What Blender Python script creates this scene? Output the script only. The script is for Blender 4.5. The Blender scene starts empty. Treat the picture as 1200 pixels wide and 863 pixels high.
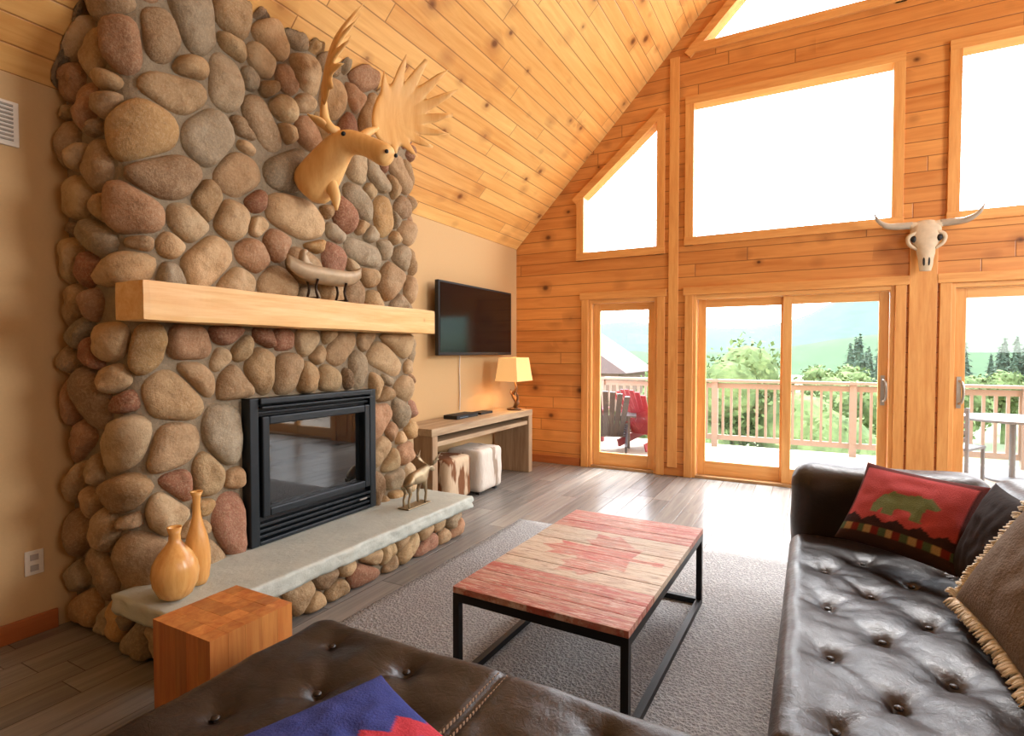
import bpy, bmesh, math, random
from mathutils import Vector, Matrix, noise as mn
random.seed(7)
S=bpy.context.scene
def lin(c):
    return tuple(((v/255)/12.92 if v/255<=.04045 else ((v/255+.055)/1.055)**2.4) for v in c[:3])+(1.0,)
# ------------------------------------------------------------------ node helper
class NT:
    def __init__(s,name,rough=.5,spec=.5,metal=0):
        s.m=bpy.data.materials.new(name); s.m.use_nodes=True
        s.t=s.m.node_tree; s.n=s.t.nodes; s.b=s.n['Principled BSDF']
        s.b.inputs['Roughness'].default_value=rough
        s.b.inputs['Metallic'].default_value=metal
        s.b.inputs['Specular IOR Level'].default_value=spec
        s.tc=None
    def link(s,a,b): s.t.links.new(a,b)
    def put(s,sock,v):
        if isinstance(v,bpy.types.NodeSocket): s.link(v,sock)
        elif v is not None: sock.default_value=v
    def co(s):
        if not s.tc: s.tc=s.n.new('ShaderNodeTexCoord')
        return s.tc.outputs['Object']
    def sep(s,v=None):
        x=s.n.new('ShaderNodeSeparateXYZ'); s.put(x.inputs[0],v or s.co()); return x.outputs
    def comb(s,x,y,z=0.0):
        c=s.n.new('ShaderNodeCombineXYZ')
        for i,v in enumerate((x,y,z)): s.put(c.inputs[i],v)
        return c.outputs[0]
    def M(s,op,a,b=None,c=None,clamp=False):
        x=s.n.new('ShaderNodeMath'); x.operation=op; x.use_clamp=clamp
        for i,v in enumerate((a,b,c)):
            if v is not None: s.put(x.inputs[i],v)
        return x.outputs[0]
    def mapr(s,v,a,b,c,d):
        x=s.n.new('ShaderNodeMapRange'); 
        for i,q in enumerate((v,a,b,c,d)): s.put(x.inputs[i],q)
        return x.outputs[0]
    def white(s,v):
        x=s.n.new('ShaderNodeTexWhiteNoise'); x.noise_dimensions='3D'; s.put(x.inputs['Vector'],v); return x.outputs
    def noise(s,v=None,scale=5,detail=4,rough=.55,dist=0):
        x=s.n.new('ShaderNodeTexNoise'); s.put(x.inputs['Vector'],v if v is not None else s.co())
        x.inputs['Scale'].default_value=scale; x.inputs['Detail'].default_value=detail
        x.inputs['Roughness'].default_value=rough; x.inputs['Distortion'].default_value=dist
        return x.outputs['Fac']
    def vor(s,v=None,scale=5,feature='F1',rnd=1):
        x=s.n.new('ShaderNodeTexVoronoi'); x.feature=feature; s.put(x.inputs['Vector'],v if v is not None else s.co())
        x.inputs['Scale'].default_value=scale; x.inputs['Randomness'].default_value=rnd
        return x.outputs
    def mix(s,f,a,b,mode='MIX'):
        x=s.n.new('ShaderNodeMix'); x.data_type='RGBA'; x.blend_type=mode
        s.put(x.inputs[0],f); s.put(x.inputs[6],a); s.put(x.inputs[7],b); return x.outputs[2]
    def scalev(s,sx,sy,sz):
        x=s.n.new('ShaderNodeMapping'); s.put(x.inputs['Vector'],s.co()); x.inputs['Scale'].default_value=(sx,sy,sz); return x.outputs[0]
    def attr(s,name='Col'):
        x=s.n.new('ShaderNodeAttribute'); x.attribute_name=name; return x.outputs['Color']
    def col(s,v): s.put(s.b.inputs['Base Color'],v)
    def rough(s,v): s.put(s.b.inputs['Roughness'],v)
    def bump(s,h,strength=.3,dist=.01):
        x=s.n.new('ShaderNodeBump'); x.inputs['Strength'].default_value=strength; x.inputs['Distance'].default_value=dist
        s.put(x.inputs['Height'],h); s.link(x.outputs[0],s.b.inputs['Normal'])
def plain(name,c,rough=.5,metal=0,spec=.5,nscale=30,namt=.12,bump=.1,bd=.003):
    m=NT(name,rough,spec,metal); c=lin(c)
    n=m.noise(scale=nscale,detail=4)
    d=tuple(v*(1-namt) for v in c[:3])+(1,); e=tuple(min(1,v*(1+namt)) for v in c[:3])+(1,)
    m.col(m.mix(n,d,e)); 
    if bump: m.bump(n,bump,bd)
    return m.m
def wood(name,dark,light,axis=0,rough=.45,freq=14,knots=True,spec=.4):
    m=NT(name,rough,spec)
    sc=[freq]*3; sc[axis]=1.1
    v=m.scalev(*sc)
    g=m.noise(v,1.0,6,.6,.6); f=m.noise(v,5.0,3,.6)
    g=m.M('ADD',m.M('MULTIPLY',g,.75),m.M('MULTIPLY',f,.3))
    g=m.mapr(g,.3,.75,0,1)
    c=m.mix(g,lin(dark),lin(light))
    if knots:
        o=m.vor(scale=4.5)
        k=m.mapr(o['Distance'],.07,.14,.85,0)
        r=m.white(o['Position'])['Value']
        k=m.M('MULTIPLY',k,m.M('GREATER_THAN',r,.45))
        c=m.mix(k,c,lin((135,78,36)))
    m.col(c); m.bump(g,.15,.004)
    return m.m
def planks(name,al,ac,w,L,dark,light,knot,groove,rough=.4,gw=.004,knotd=3.2,kt=.35,vary=.5,spec=.4,gfreq=16):
    m=NT(name,rough,spec); o=m.sep(); a=o[al]; c=o[ac]
    cw=m.M('DIVIDE',c,w); row=m.M('FLOOR',cw)
    off=m.M('MULTIPLY',m.white(m.comb(row,3.3,1.7))['Value'],L)
    cl=m.M('DIVIDE',m.M('ADD',a,off),L); colm=m.M('FLOOR',cl)
    rid=m.white(m.comb(row,colm,5.1))['Value']
    fc=m.M('FRACT',cw); fa=m.M('FRACT',cl)
    ec=m.M('MULTIPLY',m.M('MINIMUM',fc,m.M('SUBTRACT',1.0,fc)),w)
    ea=m.M('MULTIPLY',m.M('MINIMUM',fa,m.M('SUBTRACT',1.0,fa)),L)
    e=m.M('MINIMUM',ec,ea)
    g=m.mapr(e,gw*.5,gw*1.5,1,0)
    gv=m.comb(m.M('ADD',m.M('MULTIPLY',a,1.3),m.M('MULTIPLY',rid,37.)),m.M('MULTIPLY',c,gfreq),m.M('MULTIPLY',rid,11.))
    gr=m.noise(gv,1.,6,.6,.8)
    gr=m.mapr(gr,.28,.74,0,1)
    t=m.M('ADD',m.M('MULTIPLY',gr,1-vary),m.M('MULTIPLY',rid,vary),clamp=True)
    colr=m.mix(t,lin(dark),lin(light))
    vo=m.vor(m.comb(m.M('MULTIPLY',a,.8),c,0.0),knotd)
    rk=m.white(vo['Position'])
    sz=m.mapr(rk['Value'],kt,1,.05,.16)
    rat=m.M('DIVIDE',vo['Distance'],sz)
    on=m.M('GREATER_THAN',rk['Value'],kt)
    k=m.M('MULTIPLY',m.mapr(rat,.5,1.25,.9,0),on)
    halo=m.M('MULTIPLY',m.mapr(rat,1,3.4,.4,0),on)
    colr=m.mix(halo,colr,lin(knot)); colr=m.mix(k,colr,lin(tuple(v*.75 for v in knot)))
    colr=m.mix(m.M('MULTIPLY',g,.75),colr,lin(groove))
    m.col(colr); m.bump(m.M('SUBTRACT',m.M('MULTIPLY',gr,.08),g),.5,.004)
    return m.m
# ------------------------------------------------------------------ mesh helpers
def obj(name,bm,mat=None,smooth=False,recalc=False):
    if recalc: bmesh.ops.recalc_face_normals(bm,faces=bm.faces[:])
    me=bpy.data.meshes.new(name); bm.to_mesh(me); bm.free()
    if mat: me.materials.append(mat)
    if smooth: me.polygons.foreach_set('use_smooth',[True]*len(me.polygons))
    o=bpy.data.objects.new(name,me); S.collection.objects.link(o); return o
def addbox(bm,lo,hi,mtx=None):
    lo=Vector(lo);hi=Vector(hi); vs=[]
    for z in (lo.z,hi.z):
        for x,y in ((lo.x,lo.y),(hi.x,lo.y),(hi.x,hi.y),(lo.x,hi.y)):
            p=Vector((x,y,z)); vs.append(bm.verts.new(mtx@p if mtx else p))
    for f in ((3,2,1,0),(4,5,6,7),(0,1,5,4),(1,2,6,5),(2,3,7,6),(3,0,4,7)): bm.faces.new([vs[i] for i in f])
def box(name,lo,hi,mat,bev=0.0,seg=2):
    bm=bmesh.new(); addbox(bm,lo,hi)
    if bev: bmesh.ops.bevel(bm,geom=bm.edges[:],offset=bev,segments=seg,affect='EDGES',profile=.5)
    return obj(name,bm,mat)
def boxes(name,lst,mat,bev=0.0,mtx=None):
    bm=bmesh.new()
    for l,h in lst: addbox(bm,l,h,mtx)
    o=obj(name,bm,mat)
    if bev:
        b=o.modifiers.new('b','BEVEL'); b.width=bev; b.segments=2
    return o
def beam(bm,a,b,w,h):
    a=Vector(a);b=Vector(b);d=(b-a);L=d.length;q=d.to_track_quat('X','Z').to_matrix().to_4x4()
    addbox(bm,(0,-w/2,-h/2),(L,w/2,h/2),Matrix.Translation(a)@q)
def group(name,loc,parts):
    e=bpy.data.objects.new(name,None); S.collection.objects.link(e); e.location=loc; e.empty_display_size=.1
    for p in parts:
        p.parent=e; p.matrix_parent_inverse=Matrix.Translation(-Vector(loc))
    return e
def sweep(bm,pts,rad,seg=12,sub=5,closed_caps=True):
    P=[Vector(p) for p in pts]; R=[(r,r) if not isinstance(r,tuple) else r for r in rad]
    out=[];ro=[]
    n=len(P)
    for i in range(n-1):
        p0=P[max(i-1,0)];p1=P[i];p2=P[i+1];p3=P[min(i+2,n-1)]
        for k in range(sub):
            t=k/sub
            out.append(.5*((2*p1)+(p2-p0)*t+(2*p0-5*p1+4*p2-p3)*t*t+(3*p1-p0-3*p2+p3)*t**3))
            tt=t*t*(3-2*t); ro.append((R[i][0]*(1-tt)+R[i+1][0]*tt,R[i][1]*(1-tt)+R[i+1][1]*tt))
    out.append(P[-1]);ro.append(R[-1])
    T=(out[1]-out[0]).normalized(); up=Vector((0,0,1)) if abs(T.z)<.9 else Vector((0,1,0))
    Nn=(up-T*up.dot(T)).normalized(); rings=[]
    for i,p in enumerate(out):
        T=(out[min(i+1,len(out)-1)]-out[max(i-1,0)]).normalized()
        Nn=(Nn-T*Nn.dot(T)).normalized(); B=T.cross(Nn)
        rings.append([bm.verts.new(p+B*math.cos(a)*ro[i][0]+Nn*math.sin(a)*ro[i][1]) for a in [2*math.pi*k/seg for k in range(seg)]])
    for a,b in zip(rings,rings[1:]):
        for k in range(seg): bm.faces.new((a[k],a[(k+1)%seg],b[(k+1)%seg],b[k]))
    bm.faces.new(rings[0][::-1]); bm.faces.new(rings[-1])
def sphere(bm,c,r,mtx=None,seg=16):
    if not isinstance(r,(tuple,list)): r=(r,r,r)
    m=Matrix.Translation(c)@(mtx or Matrix())@Matrix.Diagonal((*r,1))
    bmesh.ops.create_uvsphere(bm,u_segments=seg,v_segments=seg//2+2,radius=1,matrix=m)
def lathe(bm,c,prof,seg=32):
    rings=[]
    for r,z in prof:
        rings.append([bm.verts.new((c[0]+r*math.cos(a),c[1]+r*math.sin(a),c[2]+z)) for a in [2*math.pi*k/seg for k in range(seg)]])
    for a,b in zip(rings,rings[1:]):
        for k in range(seg): bm.faces.new((a[k],a[(k+1)%seg],b[(k+1)%seg],b[k]))
    bm.faces.new(rings[0][::-1]); bm.faces.new(rings[-1])
def skin(name,verts,edges,mat,sub=2):
    me=bpy.data.meshes.new(name); me.from_pydata([v[:3] for v in verts],edges,[]); me.materials.append(mat)
    o=bpy.data.objects.new(name,me); S.collection.objects.link(o)
    o.modifiers.new('skin','SKIN').use_smooth_shade=True
    sv=me.skin_vertices[0].data
    for i,v in enumerate(verts):
        sv[i].radius=(v[3],v[3] if len(v)<5 else v[4]); sv[i].use_root=(i==0)
    s=o.modifiers.new('sub','SUBSURF'); s.levels=sub; s.render_levels=sub
    return o
def rgrid(lo,hi,r,step,fn=None):
    lo=Vector(lo);hi=Vector(hi);bm=bmesh.new(); d=hi-lo
    n=[max(2,int(math.ceil(d[i]/step))) for i in range(3)]
    cache={}
    def V(i,j,k):
        key=(i,j,k)
        if key not in cache:
            p=Vector((lo.x+d.x*i/n[0],lo.y+d.y*j/n[1],lo.z+d.z*k/n[2]))
            q=Vector([min(max(p[t],lo[t]+r),hi[t]-r) for t in range(3)])
            e=p-q
            if e.length>1e-9:
                e=Vector([math.tan(v/r*math.pi/4) for v in e])
                p=q+e.normalized()*r if max(abs(v) for v in e)>.999 else p
            if fn: p=fn(p)
            cache[key]=bm.verts.new(p)
        return cache[key]
    for ax in range(3):
        a,b=[(1,2),(2,0),(0,1)][ax]
        for side in (0,n[ax]):
            for i in range(n[a]):
                for j in range(n[b]):
                    def K(u,v):
                        t=[0,0,0];t[ax]=side;t[a]=u;t[b]=v;return V(*t)
                    f=[K(i,j),K(i+1,j),K(i+1,j+1),K(i,j+1)]
                    if side==0:f=f[::-1]
                    bm.faces.new(f)
    return bm
def setcol(o,fn):
    me=o.data; a=me.color_attributes.new('Col','FLOAT_COLOR','POINT')
    for i,v in enumerate(me.vertices): a.data[i].color=fn(v.co,i)
def inpoly(x,y,P):
    c=False;j=len(P)-1
    for i in range(len(P)):
        if (P[i][1]>y)!=(P[j][1]>y) and x<(P[j][0]-P[i][0])*(y-P[i][1])/(P[j][1]-P[i][1])+P[i][0]: c=not c
        j=i
    return c
# ------------------------------------------------------------------ materials
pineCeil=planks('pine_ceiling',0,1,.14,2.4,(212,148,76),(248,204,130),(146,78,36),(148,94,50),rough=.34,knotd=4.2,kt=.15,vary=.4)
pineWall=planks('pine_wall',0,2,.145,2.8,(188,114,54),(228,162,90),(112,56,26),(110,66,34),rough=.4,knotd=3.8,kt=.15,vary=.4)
pineTrimX=wood('pine_trim_x',(202,130,64),(236,178,106),0,knots=False)
pineTrimZ=wood('pine_trim_z',(202,130,64),(236,178,106),2,knots=False)
pineDoorX=wood('pine_door_x',(212,144,74),(242,190,120),0,knots=False)
pineDoorZ=wood('pine_door_z',(212,144,74),(242,190,120),2,knots=False)
mantelM=wood('mantel_pine',(216,158,88),(246,212,152),1,freq=16)
floorM=planks('floor_boards',1,0,.17,1.3,(88,87,86),(152,147,140),(88,84,80),(54,52,50),rough=.27,gw=.002,kt=.97,vary=.45,gfreq=22)
plasterL=plain('plaster_tan',(202,168,120),.85,nscale=60,namt=.04,bump=.08)
mortar=NT('mortar',.95,.2); nn=mortar.noise(scale=45,detail=6,rough=.7); mortar.col(mortar.mix(nn,lin((112,98,80)),lin((172,156,130)))); mortar.bump(nn,.8,.01); mortar=mortar.m
st=NT('river_stone',.8,.25); 
n1=st.noise(scale=9,detail=6,rough=.65); n2=st.noise(scale=70,detail=5,rough=.75); n3=st.noise(scale=26,detail=5,rough=.65); c=st.attr()
c=st.mix(st.mapr(n1,.35,.7,0,.5),c,lin((192,166,132)),'MULTIPLY'); c=st.mix(st.mapr(n2,.46,.72,0,.45),c,lin((216,192,156))); c=st.mix(st.mapr(n3,.55,.72,0,.4),c,lin((126,100,74)))
st.col(c); st.bump(st.M('ADD',st.M('ADD',st.M('MULTIPLY',n1,.6),st.M('MULTIPLY',n3,.7)),st.M('MULTIPLY',n2,.5)),.9,.016); stoneM=st.m
slab=NT('bluestone_slab',.55,.4); n1=slab.noise(scale=5,detail=7,rough=.6); slab.col(slab.mix(n1,lin((158,166,160)),lin((202,206,194)))); slab.bump(slab.noise(scale=22,detail=8,rough=.7),.5,.012); slab=slab.m
blackM=plain('black_steel',(26,34,40),.4,.3,namt=.1,bump=0)
blackMat=plain('matte_black',(14,14,15),.6,bump=0)
ironM=plain('table_iron',(24,23,24),.45,.4,bump=.05)
bronze=plain('bronze_handle',(60,48,38),.35,.8,bump=0)
nickel=plain('nickel_handle',(186,180,170),.3,.8,bump=0)
dglass=NT('firebox_glass',.03,.9); dglass.col(lin((16,18,19))); dglass=dglass.m
tvM=NT('tv_screen',.12,.5); tvM.col(lin((10,11,14))); tvM=tvM.m
def leather(name,c1,c2):
    m=NT(name,.3,.55); v1=m.vor(scale=320)['Distance']; n=m.noise(scale=7,detail=5,rough=.6,dist=1.2); w=m.noise(scale=26,detail=5,rough=.6,dist=2.0)
    m.col(m.mix(m.mapr(n,.3,.7,0,1),lin(c1),lin(c2))); m.rough(m.mapr(w,.3,.7,.28,.45))
    m.bump(m.M('ADD',m.M('MULTIPLY',v1,.03),m.M('ADD',m.M('MULTIPLY',w,.3),m.M('MULTIPLY',n,.6))),.45,.012); return m.m
leatherM=leather('brown_leather',(24,17,14),(40,28,24))
rug=NT('gray_rug',.95,.1); r1=rug.noise(scale=180,detail=3); r3=rug.vor(scale=70)['Distance']
rug.col(rug.mix(rug.M('ADD',rug.M('MULTIPLY',r1,.5),rug.M('MULTIPLY',r3,.6),clamp=True),lin((112,112,114)),lin((186,186,186)))); rug.bump(rug.M('ADD',r1,r3),.9,.012); rug=rug.m
glass=bpy.data.materials.new('window_glass'); glass.use_nodes=True; t=glass.node_tree; t.nodes.clear()
o_=t.nodes.new('ShaderNodeOutputMaterial'); mx=t.nodes.new('ShaderNodeMixShader'); tr=t.nodes.new('ShaderNodeBsdfTransparent'); gl=t.nodes.new('ShaderNodeBsdfGlossy')
gl.inputs['Roughness'].default_value=.02; mx.inputs[0].default_value=.05
t.links.new(tr.outputs[0],mx.inputs[1]);t.links.new(gl.outputs[0],mx.inputs[2]);t.links.new(mx.outputs[0],o_.inputs[0])
# ------------------------------------------------------------------ room shell
XL,XR,YF,YB,ZE=-3.5,5.38,6.6,-4.0,2.83
XC=(XL+XR)/2; SL=1.04; ZR=ZE+SL*(XC-XL)
def ceil(x): return ZE+SL*((x-XL) if x<XC else (XR-x))
box('floor',(XL-.15,YB-.15,-.12),(XR+.15,YF+.2,0),floorM)
box('wall_left',(XL-.15,YB,0),(XL,YF+.2,ZE+.02),plasterL)
box('wall_right',(XR,YB,0),(XR+.15,YF+.2,ZE+.02),plasterL)
def prism(bm,x0,x1,b0,b1,t0,t1,y0,y1):
    v=[bm.verts.new(p) for p in ((x0,y0,b0),(x1,y0,b1),(x1,y0,t1),(x0,y0,t0),(x0,y1,b0),(x1,y1,b1),(x1,y1,t1),(x0,y1,t0))]
    for f in ((0,1,2,3),(7,6,5,4),(0,4,5,1),(1,5,6,2),(2,6,7,3),(3,7,4,0)): bm.faces.new([v[i] for i in f])
bm=bmesh.new(); prism(bm,XL,XC,0,0,ZE,ZR,YB-.15,YB); prism(bm,XC,XR,0,0,ZR,ZE,YB-.15,YB); obj('wall_back',bm,plasterL)
DZ=2.11
opL=[(-2.47,-1.61,0,DZ,DZ),(-1.2,.72,0,DZ,DZ),(-2.58,-1.58,2.66,3.40,4.24),(-1.25,.72,2.73,4.32,4.32),(-1.2,.72,4.9,4.9,6.82)]
ops=opL+[(2*XC-b,2*XC-a,z,t1,t0) for a,b,z,t0,t1 in opL]
xs=sorted(set([XL,XC,XR]+[o[0] for o in ops]+[o[1] for o in ops]))
bm=bmesh.new()
for x0,x1 in zip(xs,xs[1:]):
    xm=(x0+x1)/2
    L=sorted([o for o in ops if o[0]<=xm<=o[1]],key=lambda o:o[2])
    b=(0,0)
    for a_,b_,z,t0,t1 in L:
        if z>0: prism(bm,x0,x1,b[0],b[1],z,z,YF,YF+.2)
        f=lambda x:t0+(t1-t0)*(x-a_)/(b_-a_)
        b=(f(x0),f(x1))
    prism(bm,x0,x1,b[0],b[1],ceil(x0),ceil(x1),YF,YF+.2)
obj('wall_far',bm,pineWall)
sl=math.hypot(1,SL); LY=YF+.2-YB+.15
for nm,X0,sg in (('ceiling_left',XL,1),('ceiling_right',XR,-1)):
    bm=bmesh.new(); Ls=(XC-XL)*sl
    if sg>0: addbox(bm,(0,-.2,-.12),(LY,Ls,0))
    else: addbox(bm,(0,-.2,0),(LY,Ls,.12))
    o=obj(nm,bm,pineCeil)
    X=Vector((0,1,0)); Y=Vector((sg/sl,0,SL/sl)); Z=X.cross(Y)
    m=Matrix((X,Y,Z)).transposed().to_4x4(); m.translation=(X0,YB-.15,ZE); o.matrix_world=m
ti=[0]
def trim(parts,mat): 
    ti[0]+=1; return boxes('trim_%d'%ti[0],parts,mat,.004)
def slanted(bm,x0,z0,x1,z1,w,y0,y1):
    a=Vector((x0,0,z0));b=Vector((x1,0,z1));d=(b-a).normalized();n=Vector((-d.z,0,d.x))*w
    v=[]
    for y in (y0,y1):
        for p in (a,b,b+n,a+n): v.append(bm.verts.new((p.x,y,p.z)))
    for f in ((0,1,2,3),(7,6,5,4),(0,4,5,1),(1,5,6,2),(2,6,7,3),(3,7,4,0)): bm.faces.new([v[i] for i in f])
T=.09; y0,y1=YF-.028,YF
for (a,b,z,t0,t1) in ops:
    if z==0:
        trim([((a-T,y0,0),(a,y1,DZ)),((b,y0,0),(b+T,y1,DZ))],pineTrimZ)
        trim([((a-T-.02,y0-.006,DZ),(b+T+.02,y1,DZ+T))],pineTrimX)
wi=0
for (a,b,z,t0,t1) in ops:
    if z==0: continue
    wi+=1; parts=[]; j=.045
    parts.append(boxes('sill',[((a-.055,YF-.032,z-.05),(b+.055,YF+.16,z+j))],pineTrimX,.003))
    lst=[]
    if t0-z>.1: lst.append(((a-.05,YF-.03,z-.05),(a+j,YF+.16,t0)))
    if t1-z>.1: lst.append(((b-j,YF-.03,z-.05),(b+.05,YF+.16,t1)))
    parts.append(boxes('jamb',lst,pineTrimZ,.003))
    bm=bmesh.new(); slanted(bm,a-.05,t0-j-(t1-t0)/(b-a)*.05,b+.05,t1-j+(t1-t0)/(b-a)*.05,.09,YF-.035,YF+.16); parts.append(obj('head',bm,pineTrimX,recalc=True))
    bm=bmesh.new(); bm.faces.new([bm.verts.new(p) for p in ((a,YF+.1,z),(b,YF+.1,z),(b,YF+.1,t1),(a,YF+.1,t0+.001))]); parts.append(obj('pane',bm,glass))
    group('window_%d'%wi,((a+b)/2,YF,z),parts)
trim([((XC-.11,YF-.03,0.1),(XC+.11,YF,2.5))],pineTrimZ)
trim([((-1.48,YF-.022,0.1),(-1.37,YF,ZR-2.6))],pineTrimZ)
trim([((2*XC+1.37,YF-.022,0.1),(2*XC+1.48,YF,ZR-2.6))],pineTrimZ)
def dpanel(a,b,y,parts,handle=None,bot=.16):
    s=.085
    parts.append(boxes('stiles',[((a,y-.02,.03),(a+s,y+.02,DZ-.05)),((b-s,y-.02,.03),(b,y+.02,DZ-.05))],pineDoorZ,.004))
    parts.append(boxes('rails',[((a+s,y-.018,.03),(b-s,y+.018,.03+bot)),((a+s,y-.018,DZ-.05-.09),(b-s,y+.018,DZ-.05))],pineDoorX,.004))
    parts.append(box('pane',(a+s,y-.003,.03+bot),(b-s,y+.003,DZ-.14),glass))
    if handle:
        bm=bmesh.new(); hx=handle
        sweep(bm,[(hx,y-.02,1.18),(hx+.02,y-.055,1.16),(hx+.03,y-.06,1.07),(hx+.02,y-.055,.98),(hx,y-.02,.96)],[.011]*5,8,4)
        addbox(bm,(hx-.018,y-.028,.92),(hx+.018,y-.018,1.22)); parts.append(obj('handle',bm,nickel))
di=0
for (a,b,z,t0,t1) in ops:
    if z>0: continue
    di+=1; parts=[]
    parts.append(boxes('frame',[((a,YF+.0,0),(a+.035,YF+.19,DZ)),((b-.035,YF+.0,0),(b,YF+.19,DZ))],pineDoorZ,.003))
    parts.append(boxes('frame_head',[((a+.035,YF,DZ-.045),(b-.035,YF+.19,DZ))],pineDoorX,.003))
    parts.append(boxes('threshold',[((a+.035,YF,0),(b-.035,YF+.19,.03))],plain('threshold_%d'%di,(170,130,85),.5)))
    if b-a<1: dpanel(a+.04,b-.04,YF+.09,parts)
    else:
        mid=(a+b)/2
        left_handle = a<XC
        dpanel(a+.04,mid+.03,YF+(.13 if left_handle else .07),parts,None if left_handle else a+.08)
        dpanel(mid-.03,b-.04,YF+(.07 if left_handle else .13),parts,b-.085 if left_handle else None)
    group('door_%d'%di,((a+b)/2,YF+.1,0),parts)
bbM=wood('baseboard_wood',(150,80,36),(186,112,60),1,knots=False)
bbX=wood('baseboard_wood_x',(150,80,36),(186,112,60),0,knots=False)
box('baseboard_left',(XL,YB,0),(XL+.018,1.40,.1),bbM,.004)
box('baseboard_left.001',(XL,3.8,0),(XL+.018,YF-.03,.1),bbM,.004)
box('baseboard_far',(XL+.02,YF-.018,0),(-2.58,YF,.1),bbX,.004)
box('baseboard_right',(XR-.018,YB,0),(XR,YF-.03,.1),bbM,.004)
white=plain('white_plastic',(225,215,198),.5,bump=0)
vp=[box('plate',(XL,1.02,2.47),(XL+.012,1.285,2.69),white,.004)]
vp.append(boxes('louvers',[((XL+.012,1.045,2.495+i*.021),(XL+.02,1.26,2.504+i*.021)) for i in range(9)],plain('vent_gray',(150,140,125),.5,bump=0)))
group('wall_vent',(XL,1.15,2.58),vp)
vp=[box('plate',(XL,1.265,.31),(XL+.008,1.345,.435),white,.003)]
vp.append(boxes('sockets',[((XL+.008,1.288,.33),(XL+.012,1.322,.36)),((XL+.008,1.288,.385),(XL+.012,1.322,.415))],plain('socket_gray',(170,160,150),.5,bump=0)))
group('wall_outlet',(XL,1.3,.37),vp)
# ------------------------------------------------------------------ stone work
PAL=[(196,166,126),(186,156,116),(178,146,106),(206,176,136),(176,138,106),(160,112,88),(170,158,136),(196,160,110),(204,180,144),(168,142,110),(184,142,110),(180,162,134),(194,168,128),(152,126,98),(186,156,120),(176,128,106),(162,148,124)]
def pathfn(xw,xf,y0,y1,R):
    a=(xf-xw)-R; q=math.pi*R/2; w=(y1-y0)-2*R
    def P(s):
        if s<a: return (xw+s,y0,0,-1)
        s-=a
        if s<q:
            t=s/R; return (xf-R+R*math.sin(t),y0+R-R*math.cos(t),math.sin(t),-math.cos(t))
        s-=q
        if s<w: return (xf,y0+R+s,1,0)
        s-=w
        if s<q:
            t=s/R; return (xf-R+R*math.cos(t),y1-R+R*math.sin(t),math.cos(t),math.sin(t))
        s-=q
        return (xf-R-s,y1,0,1)
    return P,2*a+2*q+w,(lambda y:a+q+(y-y0-R))
def clip(poly,nx,ny,c):
    out=[]
    for i in range(len(poly)):
        p=poly[i];q=poly[(i+1)%len(poly)]
        dp=p[0]*nx+p[1]*ny-c;dq=q[0]*nx+q[1]*ny-c
        if dp<=0: out.append(p)
        if (dp<0<dq) or (dq<0<dp):
            t=dp/(dp-dq); out.append((p[0]+(q[0]-p[0])*t,p[1]+(q[1]-p[1])*t))
    return out
def p2s(px,py,ax,ay,bx,by):
    dx,dy=bx-ax,by-ay; L=dx*dx+dy*dy
    t=0 if L<1e-12 else min(1,max(0,((px-ax)*dx+(py-ay)*dy)/L))
    return ax+dx*t,ay+dy*t
def segseg(A,B):
    best=None
    for (px,py) in ((A[3],A[4]),(A[5],A[6])):
        qx,qy=p2s(px,py,B[3],B[4],B[5],B[6]); d=(px-qx)**2+(py-qy)**2
        if best is None or d<best[0]: best=(d,px,py,qx,qy)
    for (px,py) in ((B[3],B[4]),(B[5],B[6])):
        qx,qy=p2s(px,py,A[3],A[4],A[5],A[6]); d=(px-qx)**2+(py-qy)**2
        if d<best[0]: best=(d,qx,qy,px,py)
    return best
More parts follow.
